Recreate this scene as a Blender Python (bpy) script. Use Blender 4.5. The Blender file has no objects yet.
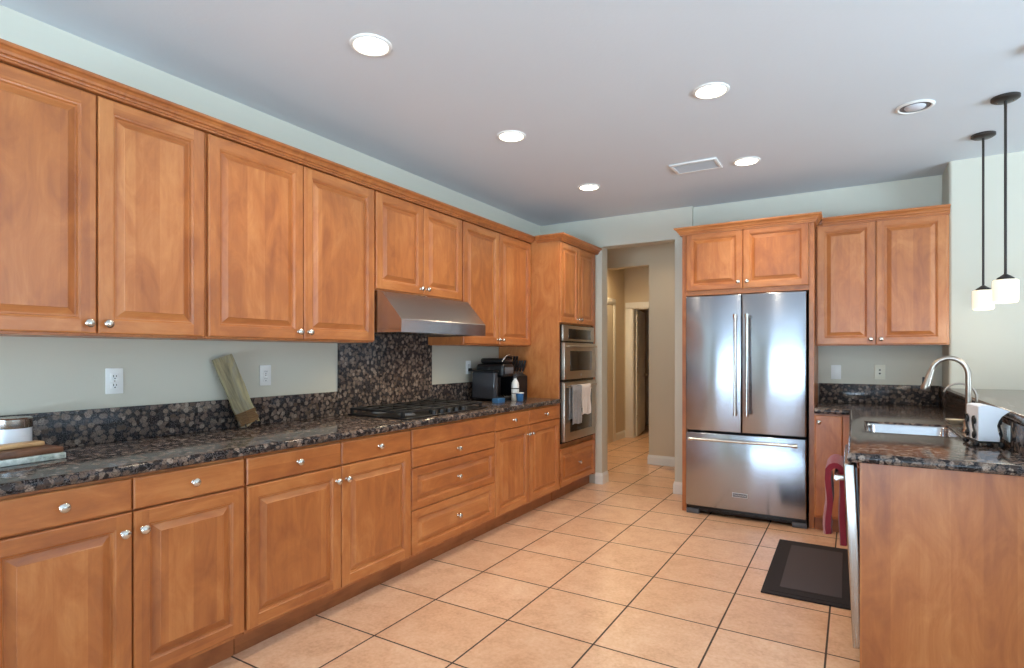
import bpy, bmesh, math, random
from mathutils import Vector, Matrix
random.seed(7)
PI = math.pi
scene = bpy.context.scene
COL = scene.collection

# ------------------------------------------------------------------ camera
CAMX, CAMZ, YAW, FPX = 2.865, 1.308, 0.542, 566.0
cam = bpy.data.cameras.new('camera')
cam.sensor_width = 36.0
cam.lens = 36.0 * FPX / 1024.0
cam.shift_y = 20.4 / 1024.0
cam.clip_start = 0.05
camo = bpy.data.objects.new('camera', cam)
COL.objects.link(camo)
camo.location = (CAMX, 0, CAMZ)
camo.rotation_euler = (PI / 2, 0, YAW)
scene.camera = camo

# ------------------------------------------------------------------ view + world + large lights
scene.view_settings.view_transform = 'Standard'
scene.view_settings.look = 'None'
scene.view_settings.exposure = 0.18
scene.view_settings.gamma = 1.0
scene.view_settings.use_curve_mapping = False
world = bpy.data.worlds.new('sky')
scene.world = world
world.use_nodes = True
bg = world.node_tree.nodes['Background']
bg.inputs[0].default_value = (0.60, 0.80, 1.0, 1)
bg.inputs[1].default_value = 2.6

def area(name, loc, rot, sx, sy, power, col, portal=False):
    l = bpy.data.lights.new(name, 'AREA')
    l.shape = 'RECTANGLE'; l.size = sx; l.size_y = sy
    l.energy = power; l.color = col
    l.cycles.is_portal = portal
    o = bpy.data.objects.new(name, l); COL.objects.link(o)
    o.location = loc; o.rotation_euler = rot
    return o
# sky portals in the glazed openings of the family room behind and beside the camera
area('portal_rear', (2.6, -4.22, 1.10), (PI / 2, 0, 0), 3.5, 2.2, 1, (1, 1, 1), True)
area('portal_side', (7.19, 1.3, 1.45), (PI / 2, 0, PI / 2), 4.6, 1.7, 1, (1, 1, 1), True)
# added area lights outside those openings, brightening the ceiling as sunlit paving would
FILL_COL = (0.60, 0.81, 1.0)
area('ceiling_fill_rear', (2.6, -9.5, -0.12), (PI - 0.05, 0, 0), 14.0, 10.0, 9500, FILL_COL)
area('ceiling_fill_side', (12.4, 1.3, -0.12), (PI - 0.05, 0, PI / 2), 14.0, 10.0, 9000, FILL_COL)

# ------------------------------------------------------------------ node helpers / materials
def srgb(r, g, b):
    f = lambda c: (c / 255 / 12.92) if c / 255 <= 0.04045 else ((c / 255 + 0.055) / 1.055) ** 2.4
    return (f(r), f(g), f(b), 1)

class NT:
    def __init__(s, name):
        s.m = bpy.data.materials.new(name); s.m.use_nodes = True
        s.t = s.m.node_tree; s.b = s.t.nodes['Principled BSDF']
    def n(s, t, **k):
        x = s.t.nodes.new('ShaderNode' + t)
        for a, v in k.items(): setattr(x, a, v)
        return x
    def l(s, a, b): s.t.links.new(a, b)
    def coord(s, scale=(1, 1, 1), rnd=0.0):
        tc = s.n('TexCoord'); mp = s.n('Mapping'); mp.inputs['Scale'].default_value = scale
        src = tc.outputs['Object']
        if rnd:
            oi = s.n('ObjectInfo'); mul = s.n('Math', operation='MULTIPLY'); mul.inputs[1].default_value = rnd
            s.l(oi.outputs['Random'], mul.inputs[0])
            ad = s.n('VectorMath', operation='ADD'); s.l(src, ad.inputs[0]); s.l(mul.outputs[0], ad.inputs[1]); src = ad.outputs[0]
        s.l(src, mp.inputs['Vector']); return mp.outputs['Vector']
    def noise(s, v, scale, detail=4, rough=0.5, dist=0.0):
        x = s.n('TexNoise'); x.inputs['Scale'].default_value = scale; x.inputs['Detail'].default_value = detail
        x.inputs['Roughness'].default_value = rough; x.inputs['Distortion'].default_value = dist
        s.l(v, x.inputs['Vector']); return x.outputs['Fac']
    def ramp(s, f, stops, interp='LINEAR'):
        x = s.n('ValToRGB'); x.color_ramp.interpolation = interp
        e = x.color_ramp.elements
        while len(e) < len(stops): e.new(0.5)
        for el, (p, c) in zip(e, stops): el.position = p; el.color = c
        s.l(f, x.inputs[0]); return x.outputs[0]
    def mix(s, f, a, b, mode='MIX'):
        x = s.n('Mix', data_type='RGBA', blend_type=mode)
        for i, v in ((0, f), (6, a), (7, b)):
            if hasattr(v, 'links'): s.l(v, x.inputs[i])
            else: x.inputs[i].default_value = v
        return x.outputs[2]
    def math(s, op, a, b=None):
        x = s.n('Math', operation=op)
        for i, v in enumerate((a, b)):
            if v is None: continue
            if hasattr(v, 'links'): s.l(v, x.inputs[i])
            else: x.inputs[i].default_value = v
        return x.outputs[0]
    def bump(s, h, strength, dist=0.01):
        x = s.n('Bump'); x.inputs['Strength'].default_value = strength; x.inputs['Distance'].default_value = dist
        s.l(h, x.inputs['Height']); s.l(x.outputs[0], s.b.inputs['Normal'])
    def set(s, **k):
        for a, v in k.items():
            i = s.b.inputs[a.replace('_', ' ')]
            if hasattr(v, 'links'): s.l(v, i)
            else: i.default_value = v
        return s

def plain(name, col, rough=0.5, metal=0.0, **k):
    x = NT(name); x.set(Base_Color=col, Roughness=rough, Metallic=metal, **k)
    v = x.coord((1, 1, 1)); f = x.noise(v, 40, 2)
    x.set(Roughness=x.math('ADD', x.math('MULTIPLY', f, 0.08), rough - 0.04))
    return x.m

def wood(name, horiz=False, dark=(146, 82, 45), mid=(179, 108, 57), light=(206, 139, 82), rough=0.34):
    x = NT(name)
    v = x.coord((1, 1, 1), 37.0)
    if horiz:
        sp = x.n('SeparateXYZ'); x.l(v, sp.inputs[0]); cb = x.n('CombineXYZ')
        x.l(sp.outputs[2], cb.inputs[0]); x.l(sp.outputs[1], cb.inputs[1]); x.l(sp.outputs[0], cb.inputs[2]); v = cb.outputs[0]
    mp = x.n('Mapping'); mp.inputs['Scale'].default_value = (1, 1, 0.07); x.l(v, mp.inputs['Vector'])
    fine = x.noise(mp.outputs[0], 55, 5, 0.6, 0.4)
    mp2 = x.n('Mapping'); mp2.inputs['Scale'].default_value = (1, 1, 0.4); x.l(v, mp2.inputs['Vector'])
    blot = x.noise(mp2.outputs[0], 9, 5, 0.6, 1.2)
    # glued-up boards, each a little lighter or darker
    sp = x.n('SeparateXYZ'); x.l(v, sp.inputs[0])
    bd = x.math('FLOOR', x.math('MULTIPLY', sp.outputs[0], 10.5))
    wn = x.n('TexWhiteNoise', noise_dimensions='1D'); x.l(bd, wn.inputs['W'])
    a = x.math('ADD', x.math('MULTIPLY', fine, 0.20), x.math('MULTIPLY', blot, 0.63))
    a = x.math('ADD', a, x.math('MULTIPLY', wn.outputs['Value'], 0.17))
    c = x.ramp(a, [(0.26, srgb(*dark)), (0.5, srgb(*mid)), (0.76, srgb(*light))])
    x.set(Base_Color=c, Roughness=rough)
    x.set(Coat_Weight=0.12, Coat_Roughness=0.25)
    x.bump(fine, 0.03, 0.002)
    return x.m

M = {}
M['wood'] = wood('maple_vertical_grain')
M['woodh'] = wood('maple_horizontal_grain', True)
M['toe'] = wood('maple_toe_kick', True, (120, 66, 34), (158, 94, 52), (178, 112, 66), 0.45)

def granite(name):
    x = NT(name)
    v = x.coord((1, 1, 1))
    nz = x.n('TexNoise'); nz.inputs['Scale'].default_value = 34; nz.inputs['Detail'].default_value = 3; x.l(v, nz.inputs['Vector'])
    va = x.n('VectorMath', operation='MULTIPLY_ADD'); x.l(nz.outputs['Color'], va.inputs[0]); va.inputs[1].default_value = (0.016,) * 3; x.l(v, va.inputs[2])
    fine = x.noise(v, 210, 4, 0.7)
    vo = x.n('TexVoronoi'); vo.inputs['Scale'].default_value = 42; vo.inputs['Randomness'].default_value = 0.9; x.l(va.outputs[0], vo.inputs['Vector'])
    d = x.math('ADD', vo.outputs['Distance'], x.math('MULTIPLY', x.math('SUBTRACT', fine, 0.5), 0.34))
    spot = x.ramp(d, [(0.48, (1, 1, 1, 1)), (0.60, (0, 0, 0, 1))])
    hue = x.n('SeparateColor'); x.l(vo.outputs['Color'], hue.inputs[0])
    cc = x.ramp(hue.outputs[0], [(0.0, srgb(26, 25, 28)), (0.13, srgb(40, 36, 36)), (0.20, srgb(96, 79, 69)), (0.45, srgb(138, 119, 105)), (0.7, srgb(108, 93, 86)), (0.86, srgb(164, 146, 132)), (1.0, srgb(90, 73, 60))])
    cc = x.mix(x.ramp(fine, [(0.44, (0, 0, 0, 1)), (0.62, (0.85, 0.85, 0.85, 1))]), cc, srgb(58, 48, 44))
    bk = x.ramp(fine, [(0.46, srgb(10, 11, 16)), (0.68, srgb(112, 104, 102))])
    x.set(Base_Color=x.mix(spot, bk, cc), Roughness=0.11)
    x.set(Specular_IOR_Level=0.21)
    return x.m
M['granite'] = granite('baltic_brown_granite')

def tile_floor():
    x = NT('peach_ceramic_tile')
    tc = x.n('TexCoord'); sp = x.n('SeparateXYZ'); x.l(tc.outputs['Object'], sp.inputs[0])
    S, X0, Y0, G = 0.4515, 0.9584, 1.925, 0.0042
    def axis(o, o0):
        u = x.math('DIVIDE', x.math('SUBTRACT', o, o0), S)
        fl = x.math('FLOOR', x.math('ADD', u, 0.5))
        d = x.math('ABSOLUTE', x.math('SUBTRACT', u, fl))
        return x.math('LESS_THAN', d, G / S), x.math('FLOOR', u), d
    gx, ix, dx = axis(sp.outputs[0], X0)
    gy, iy, dy = axis(sp.outputs[1], Y0)
    g = x.math('MAXIMUM', gx, gy)
    cb = x.n('CombineXYZ'); x.l(ix, cb.inputs[0]); x.l(iy, cb.inputs[1])
    wn = x.n('TexWhiteNoise', noise_dimensions='2D'); x.l(cb.outputs[0], wn.inputs['Vector'])
    off = x.n('VectorMath', operation='MULTIPLY_ADD'); x.l(wn.outputs['Color'], off.inputs[0]); off.inputs[1].default_value = (9, 9, 9); x.l(tc.outputs['Object'], off.inputs[2])
    n1 = x.noise(off.outputs[0], 7, 6, 0.62, 0.6); n2 = x.noise(off.outputs[0], 60, 4, 0.6)
    a = x.math('ADD', x.math('MULTIPLY', n1, 0.55), x.math('MULTIPLY', n2, 0.45))
    c = x.ramp(a, [(0.34, srgb(198, 152, 118)), (0.5, srgb(220, 178, 145)), (0.66, srgb(232, 198, 168))])
    c = x.mix(x.math('MULTIPLY', wn.outputs['Value'], 0.22), c, srgb(200, 148, 108))
    c = x.mix(g, c, srgb(62, 46, 38))
    x.set(Base_Color=c, Roughness=x.math('ADD', x.math('MULTIPLY', g, 0.4), x.math('ADD', 0.24, x.math('MULTIPLY', n1, 0.16))))
    md = x.math('MINIMUM', dx, dy)
    h = x.math('MINIMUM', x.math('MULTIPLY', md, 60.0), 1.0)
    h = x.math('ADD', h, x.math('MULTIPLY', n1, 0.25))
    x.bump(h, 0.25, 0.004)
    return x.m
M['tile'] = tile_floor()

def paint(name, col, rough=0.6, tex=0.12, sc=90):
    x = NT(name); v = x.coord()
    f = x.noise(v, sc, 3, 0.6); g = x.noise(v, 1.3, 2)
    c2 = tuple(c * 0.94 for c in col[:3]) + (1,)
    x.set(Base_Color=x.mix(g, col, c2), Roughness=rough); x.bump(f, tex, 0.003)
    return x.m
M['wall'] = paint('sage_grey_wall_paint', srgb(206, 202, 186))
M['ceil'] = paint('white_ceiling_texture', srgb(212, 217, 221), 0.8, 0.2, 60)
M['hall'] = paint('beige_hall_paint', srgb(206, 190, 164))
M['white'] = paint('white_trim_paint', srgb(232, 231, 226), 0.4, 0.02)

def steel(name, rough=0.24, col=(150, 148, 146), wav=0.0, streak=(1, 1, 0.02)):
    x = NT(name); v = x.coord(streak)
    f = x.noise(v, 300, 2, 0.5)
    x.set(Base_Color=srgb(*col), Metallic=1.0, Roughness=x.math('ADD', x.math('MULTIPLY', f, 0.10), rough - 0.05))
    if wav:
        w = x.noise(x.coord((1, 1, 0.55)), 3.2, 1, 0.4)
        x.bump(w, wav, 0.05)
    return x.m
M['steel'] = steel('brushed_stainless', 0.26, (176, 172, 168))
M['fridge'] = steel('fridge_stainless', 0.2, (168, 172, 180), 0.20)
_nt = M['fridge'].node_tree; _b = _nt.nodes['Principled BSDF']; _b.inputs['Anisotropic'].default_value = 0.75; _b.inputs['Anisotropic Rotation'].default_value = 0.25
_tg = _nt.nodes.new('ShaderNodeTangent'); _tg.direction_type = 'RADIAL'; _tg.axis = 'Z'; _nt.links.new(_tg.outputs[0], _b.inputs['Tangent'])
M['hood'] = steel('hood_stainless', 0.22, (182, 176, 170), 0.0, (0.02, 1, 1))
M['nickel'] = steel('satin_nickel', 0.25, (205, 200, 192), 0.0, (1, 1, 1))
M['faucet'] = steel('warm_brushed_nickel', 0.3, (176, 164, 152), 0.0, (1, 1, 1))
M['oven'] = steel('oven_stainless', 0.32, (196, 184, 168), 0.0, (0.02, 1, 1))
M['blackmetal'] = plain('black_iron', srgb(26, 25, 25), 0.5)
M['blackplastic'] = plain('black_plastic', srgb(20, 20, 22), 0.35)
M['blackgloss'] = plain('black_glass', srgb(18, 17, 16), 0.06)
M['ovenglass'] = plain('oven_door_glass', srgb(40, 34, 28), 0.08)
M['darkgap'] = plain('dark_recess', srgb(22, 22, 24), 0.8)
M['bronze'] = plain('dark_bronze', srgb(62, 56, 52), 0.4, 0.6)
M['plate'] = plain('white_plastic_plate', srgb(236, 236, 232), 0.3)
M['slot'] = plain('dark_slot', srgb(40, 38, 36), 0.6)
M['almond'] = plain('almond_plastic_plate', srgb(224, 220, 200), 0.3)
M['grey'] = plain('grey_plastic', srgb(92, 96, 102), 0.4)

def cloth(name, c1, c2, sc=260, rough=0.95):
    x = NT(name); v = x.coord()
    f = x.noise(v, sc, 3, 0.7); x.set(Base_Color=x.mix(f, c1, c2), Roughness=rough); x.bump(f, 0.5, 0.003)
    x.set(Sheen_Weight=0.3)
    return x.m
M['red'] = cloth('crimson_terry', srgb(150, 34, 48), srgb(112, 22, 36))
M['mat'] = cloth('charcoal_mat_pile', srgb(84, 77, 81), srgb(56, 50, 53))
for _k in ('mat',): M[_k].node_tree.nodes['Principled BSDF'].inputs['Sheen Weight'].default_value = 0.0
M['matband'] = cloth('charcoal_mat_band', srgb(46, 41, 45), srgb(30, 27, 30), 500)
M['matband'].node_tree.nodes['Principled BSDF'].inputs['Sheen Weight'].default_value = 0.0
M['towelw'] = cloth('oatmeal_towel', srgb(232, 220, 208), srgb(206, 190, 178))
M['towelg'] = cloth('grey_towel', srgb(156, 152, 150), srgb(96, 94, 96), 60)
M['paper'] = paint('white_paper_napkin', srgb(236, 236, 240), 0.8, 0.1, 200)

def marble():
    x = NT('pale_green_marble'); v = x.coord()
    f = x.noise(v, 22, 6, 0.65, 1.5)
    x.set(Base_Color=x.ramp(f, [(0.35, srgb(132, 146, 138)), (0.55, srgb(196, 204, 198)), (0.75, srgb(222, 226, 220))]), Roughness=0.2)
    return x.m
M['marble'] = marble()
M['board'] = wood('walnut_board', False, (84, 52, 34), (112, 72, 48), (136, 92, 64), 0.45)
M['pin'] = wood('pale_beech', False, (178, 138, 92), (204, 166, 118), (222, 188, 140), 0.45)

def driftwood():
    x = NT('weathered_plank'); v = x.coord((1, 1, 0.12))
    f = x.noise(v, 34, 6, 0.65, 0.8); g = x.noise(x.coord((1, 1, 0.4)), 11, 4, 0.6, 1.0)
    c = x.ramp(f, [(0.3, srgb(84, 76, 58)), (0.5, srgb(140, 126, 94)), (0.7, srgb(172, 156, 112))])
    c = x.mix(x.ramp(g, [(0.46, (0, 0, 0, 1)), (0.66, (1, 1, 1, 1))]), c, srgb(130, 124, 112))
    x.set(Base_Color=c, Roughness=0.75); x.bump(f, 0.5, 0.006)
    return x.m
M['plank'] = driftwood()
M['bark'] = wood('plank_end_bark', False, (70, 46, 24), (110, 78, 42), (140, 104, 58), 0.8)

def emit(name, col, strength, base=None):
    x = NT(name); x.set(Base_Color=base or col, Roughness=0.4)
    x.b.inputs['Emission Color'].default_value = col
    x.b.inputs['Emission Strength'].default_value = strength
    return x.m
M['lens'] = emit('warm_lamp_lens', (1.0, 0.86, 0.68, 1), 9.0)
M['shade'] = emit('lit_opal_glass', (1.0, 0.88, 0.66, 1), 0.55, srgb(236, 230, 214))
M['hoodlamp'] = emit('hood_lamp', (1.0, 0.82, 0.50, 1), 5.0)
M['louvre'] = plain('grey_louvre', srgb(176, 180, 182), 0.5)
M['bulboff'] = plain('frosted_bulb', srgb(200, 200, 204), 0.3)
M['ceramic'] = plain('white_ceramic', srgb(226, 228, 232), 0.25)
M['cream'] = plain('cream_ceramic', srgb(222, 206, 176), 0.3)
M['blue'] = plain('blue_plastic', srgb(58, 110, 160), 0.4)
M['bluebox'] = plain('blue_card', srgb(54, 104, 150), 0.6)
M['badge'] = plain('badge_silver', srgb(206, 206, 208), 0.3, 0.8)
M['tank'] = plain('smoked_tank', srgb(58, 60, 66), 0.1)
M['doorpaint'] = paint('painted_door', srgb(214, 204, 186), 0.45, 0.03)
M['sinksteel'] = steel('sink_stainless', 0.22, (196, 198, 202), 0.0, (1, 0.02, 1))

# ------------------------------------------------------------------ mesh builder
class MB:
    def __init__(s): s.v = []; s.f = []; s.mi = []; s.sm = []
    def add(s, verts, faces, mi=0, smooth=False):
        b = len(s.v); s.v += [tuple(p) for p in verts]
        for f in faces:
            s.f.append([b + i for i in f]); s.mi.append(mi); s.sm.append(smooth)
        return s
    def box(s, x0, x1, y0, y1, z0, z1, mi=0):
        v = [(x0, y0, z0), (x1, y0, z0), (x1, y1, z0), (x0, y1, z0), (x0, y0, z1), (x1, y0, z1), (x1, y1, z1), (x0, y1, z1)]
        return s.add(v, [(0, 3, 2, 1), (4, 5, 6, 7), (0, 1, 5, 4), (1, 2, 6, 5), (2, 3, 7, 6), (3, 0, 4, 7)], mi)
    def bbox(s, x0, x1, y0, y1, z0, z1, r=0.003, seg=2, mi=0, smooth=True):
        bm = bmesh.new(); bmesh.ops.create_cube(bm, size=1)
        for v in bm.verts:
            v.co = ((x0 + x1) / 2 + v.co.x * (x1 - x0), (y0 + y1) / 2 + v.co.y * (y1 - y0), (z0 + z1) / 2 + v.co.z * (z1 - z0))
        r = min(r, 0.49 * min(x1 - x0, y1 - y0, z1 - z0))
        bmesh.ops.bevel(bm, geom=bm.edges[:], offset=r, segments=seg, profile=0.5, affect='EDGES')
        return s.bm(bm, mi, smooth)
    def bm(s, bm, mi=0, smooth=False):
        bm.verts.index_update()
        s.add([v.co.copy() for v in bm.verts], [[v.index for v in f.verts] for f in bm.faces], mi, smooth); bm.free(); return s
    def lathe(s, prof, c=(0, 0, 0), axis='z', n=24, mi=0, smooth=True, sx=1.0, sy=1.0, cap=True):
        c = Vector(c); vs = []; fs = []
        def P(r, h, a):
            x, y = r * math.cos(a) * sx, r * math.sin(a) * sy
            return {'z': Vector((x, y, h)), 'y': Vector((x, -h, y)), '-y': Vector((x, -h, y)), 'x': Vector((h, x, y))}[axis] + c
        for r, h in prof:
            for k in range(n): vs.append(P(r, h, 2 * PI * k / n))
        for i in range(len(prof) - 1):
            for k in range(n):
                k2 = (k + 1) % n; fs.append((i * n + k, i * n + k2, (i + 1) * n + k2, (i + 1) * n + k))
        if cap:
            fs.append(tuple(range(n - 1, -1, -1))); fs.append(tuple((len(prof) - 1) * n + k for k in range(n)))
        return s.add(vs, fs, mi, smooth)
    def tube(s, pts, r, n=10, mi=0, smooth=True):
        pts = [Vector(p) for p in pts]; vs = []; fs = []
        t = (pts[1] - pts[0]).normalized(); up = Vector((0, 0, 1)) if abs(t.z) < 0.9 else Vector((1, 0, 0))
        u = t.cross(up).normalized()
        for i, p in enumerate(pts):
            if i == 0: d = pts[1] - pts[0]
            elif i == len(pts) - 1: d = pts[-1] - pts[-2]
            else: d = (pts[i + 1] - pts[i]).normalized() + (pts[i] - pts[i - 1]).normalized()
            d.normalize(); u = (u - d * u.dot(d)).normalized(); w = d.cross(u)
            rr = r[i] if isinstance(r, (list, tuple)) else r
            for k in range(n):
                a = 2 * PI * k / n; vs.append(p + u * (rr * math.cos(a)) + w * (rr * math.sin(a)))
        for i in range(len(pts) - 1):
            for k in range(n):
                k2 = (k + 1) % n; fs.append((i * n + k, i * n + k2, (i + 1) * n + k2, (i + 1) * n + k))
        fs.append(tuple(range(n - 1, -1, -1))); fs.append(tuple((len(pts) - 1) * n + k for k in range(n)))
        return s.add(vs, fs, mi, smooth)
    def prism(s, poly, a0, a1, axis='y', mi=0):
        """poly of 2D points extruded along an axis: y -> (x,z), x -> (y,z), z -> (x,y)"""
        def P(p, a): return {'y': (p[0], a, p[1]), 'x': (a, p[0], p[1]), 'z': (p[0], p[1], a)}[axis]
        n = len(poly); vs = [P(p, a0) for p in poly] + [P(p, a1) for p in poly]
        fs = [tuple(range(n)), tuple(range(2 * n - 1, n - 1, -1))] + [(i, n + i, n + (i + 1) % n, (i + 1) % n) for i in range(n)]
        return s.add(vs, fs, mi)
    def sweep(s, path, prof, mi=0):
        """mitred sweep of a profile (out, z) along 2D path; out is to the right of travel"""
        path = [Vector(p) for p in path]; n = len(prof); vs = []; fs = []
        for i, p in enumerate(path):
            ds = []
            if i > 0: ds.append((path[i] - path[i - 1]).normalized())
            if i < len(path) - 1: ds.append((path[i + 1] - path[i]).normalized())
            ns = [Vector((d.y, -d.x)) for d in ds]
            m = ns[0] if len(ns) == 1 else (ns[0] + ns[1]) / (1 + ns[0].dot(ns[1]))
            for o, z in prof: vs.append((p.x + m.x * o, p.y + m.y * o, z))
        for i in range(len(path) - 1):
            for k in range(n):
                k2 = (k + 1) % n; fs.append((i * n + k, i * n + k2, (i + 1) * n + k2, (i + 1) * n + k))
        fs.append(tuple(range(n - 1, -1, -1))); fs.append(tuple((len(path) - 1) * n + k for k in range(n)))
        return s.add(vs, fs, mi)
    def build(s, name, mats, parent=None, loc=(0, 0, 0), smooth_angle=None):
        me = bpy.data.meshes.new(name)
        L = Vector(loc)
        me.from_pydata([tuple(Vector(p) - L) for p in s.v], [], s.f)
        for m in (mats if isinstance(mats, (list, tuple)) else [mats]): me.materials.append(M[m])
        for p, mi, sm in zip(me.polygons, s.mi, s.sm): p.material_index = mi; p.use_smooth = sm
        bm = bmesh.new(); bm.from_mesh(me); bmesh.ops.recalc_face_normals(bm, faces=bm.faces); bm.to_mesh(me); bm.free()
        me.update()
        if any(s.sm): me.set_sharp_from_angle(angle=math.radians(40))
        o = bpy.data.objects.new(name, me); COL.objects.link(o)
        if parent is not None: o.parent = parent
        o.location = L
        return o

def tag(o, label, cat, group=None):
    o['label'] = label; o['category'] = cat
    if group: o['group'] = group
    return o
def thing(name, label, cat, loc=(0, 0, 0), rz=0.0, group=None):
    o = bpy.data.objects.new(name, None); o.empty_display_size = 0.1; COL.objects.link(o)
    o.location = loc; o.rotation_euler = (0, 0, rz)
    return tag(o, label, cat, group)
def struct(name, mb, mat, loc=(0, 0, 0)):
    o = mb.build(name, mat, None, loc); o['kind'] = 'structure'; return o
def dup(root, loc, rz, label, group=None):
    def cp(o, par):
        c = o.copy(); COL.objects.link(c)
        if par is not None: c.parent = par
        for ch in [h for h in o.children]: cp(ch, c)
        return c
    r = cp(root, None); r.location = loc; r.rotation_euler = (0, 0, rz); r['label'] = label
    if group: r['group'] = group
    return r

# ------------------------------------------------------------------ room shell
H = 2.68
YB = 5.35      # wall with the passage opening
YA = 5.40      # alcove wall behind fridge and sink corner
XR, YR = 3.45, 5.05
HALLX = -0.22
fl = MB(); fl.box(-1.6, 7.25, -4.3, 10.6, -0.1, 0.0); struct('floor', fl, 'tile')
cl = MB(); cl.box(-1.6, 7.25, -4.3, 10.6, H, H + 0.1); struct('ceiling', cl, 'ceil')
w = MB(); w.box(-0.15, 0, -4.25, 5.5, 0, H); struct('wall_left', w, 'wall')
w = MB(); w.box(0, 0.70, YB, 5.5, 0, H); w.box(0.70, 1.431, YB, 5.5, 2.39, H); w.box(1.431, 1.59, YB, 5.5, 0, H)
w.box(1.59, XR, YA, 5.5, 0, H); struct('wall_back', w, 'wall')
bm = bmesh.new(); bmesh.ops.create_cube(bm, size=1)
for v in bm.verts: v.co = ((XR + 7.2) / 2 + v.co.x * (7.2 - XR), (YR + 5.5) / 2 + v.co.y * (5.5 - YR), H / 2 + v.co.z * H)
ed = [e for e in bm.edges if all(abs(v.co.x - XR) < 1e-4 and abs(v.co.y - YR) < 1e-4 for v in e.verts)]
bmesh.ops.bevel(bm, geom=ed, offset=0.02, segments=4, profile=0.5, affect='EDGES')
w = MB(); w.bm(bm); struct('wall_right', w, 'wall')
# family-room side behind the camera
w = MB(); w.box(0, 0.85, -4.25, -4.05, 0, H); w.box(4.35, 7.2, -4.25, -4.05, 0, H); w.box(0.85, 4.35, -4.25, -4.05, 2.2, H); struct('wall_rear', w, 'wall')
w = MB(); w.box(7.05, 7.2, -4.05, -1.0, 0, H); w.box(7.05, 7.2, 3.6, YR, 0, H); w.box(7.05, 7.2, -1.0, 3.6, 2.3, H); w.box(7.05, 7.2, -1.0, 3.6, 0, 0.6); struct('wall_side', w, 'wall')
w = MB()
for xa in (0.85, 1.95, 3.15, 4.29): w.box(xa, xa + 0.06, -4.2, -4.14, 0, 2.2)
w.box(0.85, 4.35, -4.2, -4.14, 2.14, 2.2); w.box(0.85, 4.35, -4.2, -4.14, 0, 0.06); struct('window_1', w, 'white')
w = MB()
for ya in (-1.0, 1.27, 3.54): w.box(7.14, 7.18, ya, ya + 0.06, 0.6, 2.3)
w.box(7.14, 7.18, -1.0, 3.6, 2.24, 2.3); w.box(7.14, 7.18, -1.0, 3.6, 0.6, 0.66); struct('window_2', w, 'white')
# pony wall carrying the bar top
w = MB(); w.box(XR + 0.02, XR + 0.16, 2.62, YR, 0, 1.03); struct('wall_pony', w, 'wall')
# hallway beyond the opening
w = MB(); w.box(HALLX - 0.12, HALLX, 5.5, 8.68, 0, H); struct('wall_hall_left', w, 'hall')
w = MB(); w.box(0.78, 1.9, 6.63, 6.76, 0, H); w.box(HALLX, 0.78, 6.63, 6.76, 2.375, H); struct('wall_hall_middle', w, 'hall')
w = MB(); w.box(1.75, 1.9, 5.5, 6.63, 0, H); w.box(1.3, 1.42, 6.76, 8.68, 0, H); struct('wall_hall_right', w, 'hall')
w = MB(); w.box(-1.42, -0.09, 8.56, 8.68, 0, H); w.box(0.72, 1.42, 8.56, 8.68, 0, H); w.box(-0.09, 0.72, 8.56, 8.68, 2.03, H); struct('wall_hall_end', w, 'hall')
w = MB(); w.box(-1.3, 1.5, 10.3, 10.4, 0, H); w.box(-1.42, -1.3, 8.68, 10.4, 0, H); w.box(1.42, 1.54, 8.68, 10.4, 0, H); struct('wall_far_room', w, 'hall')

def baseboard(name, path):
    w = MB(); w.sweep(path, [(0, 0), (0.014, 0), (0.014, 0.085), (0.009, 0.100), (0.006, 0.112), (0, 0.112)]); return struct(name, w, 'white')
baseboard('baseboard_left', [(0.632, YB), (0.70, YB), (0.70, 5.5)])
baseboard('baseboard_back', [(1.431, 5.5), (1.431, YB), (1.634, YB)])
baseboard('baseboard_hall_middle', [(0.78, 6.76), (0.78, 6.63), (1.75, 6.63)])
baseboard('baseboard_hall_left', [(HALLX, 8.14), (HALLX, 8.56), (-0.20, 8.56)])
# passage casings
def casing_end():
    w = MB()
    w.bbox(-0.20, -0.09, 8.542, 8.56, 0, 2.03, 0.004); w.bbox(0.72, 0.83, 8.542, 8.56, 0, 2.03, 0.004); w.bbox(-0.20, 0.83, 8.542, 8.56, 2.03, 2.12, 0.004)
    w.box(-0.09, -0.075, 8.56, 8.68, 0, 2.03); w.box(0.705, 0.72, 8.56, 8.68, 0, 2.03); w.box(-0.09, 0.72, 8.56, 8.68, 2.015, 2.03)
    struct('trim_1', w, 'white')
casing_end()
w = MB(); w.bbox(HALLX, HALLX + 0.018, 8.05, 8.14, 0, 2.05, 0.004); w.bbox(HALLX, HALLX + 0.018, 7.14, 7.23, 0, 2.05, 0.004); w.bbox(HALLX, HALLX + 0.018, 7.14, 8.14, 2.05, 2.14, 0.004); struct('trim_2', w, 'white')

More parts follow.
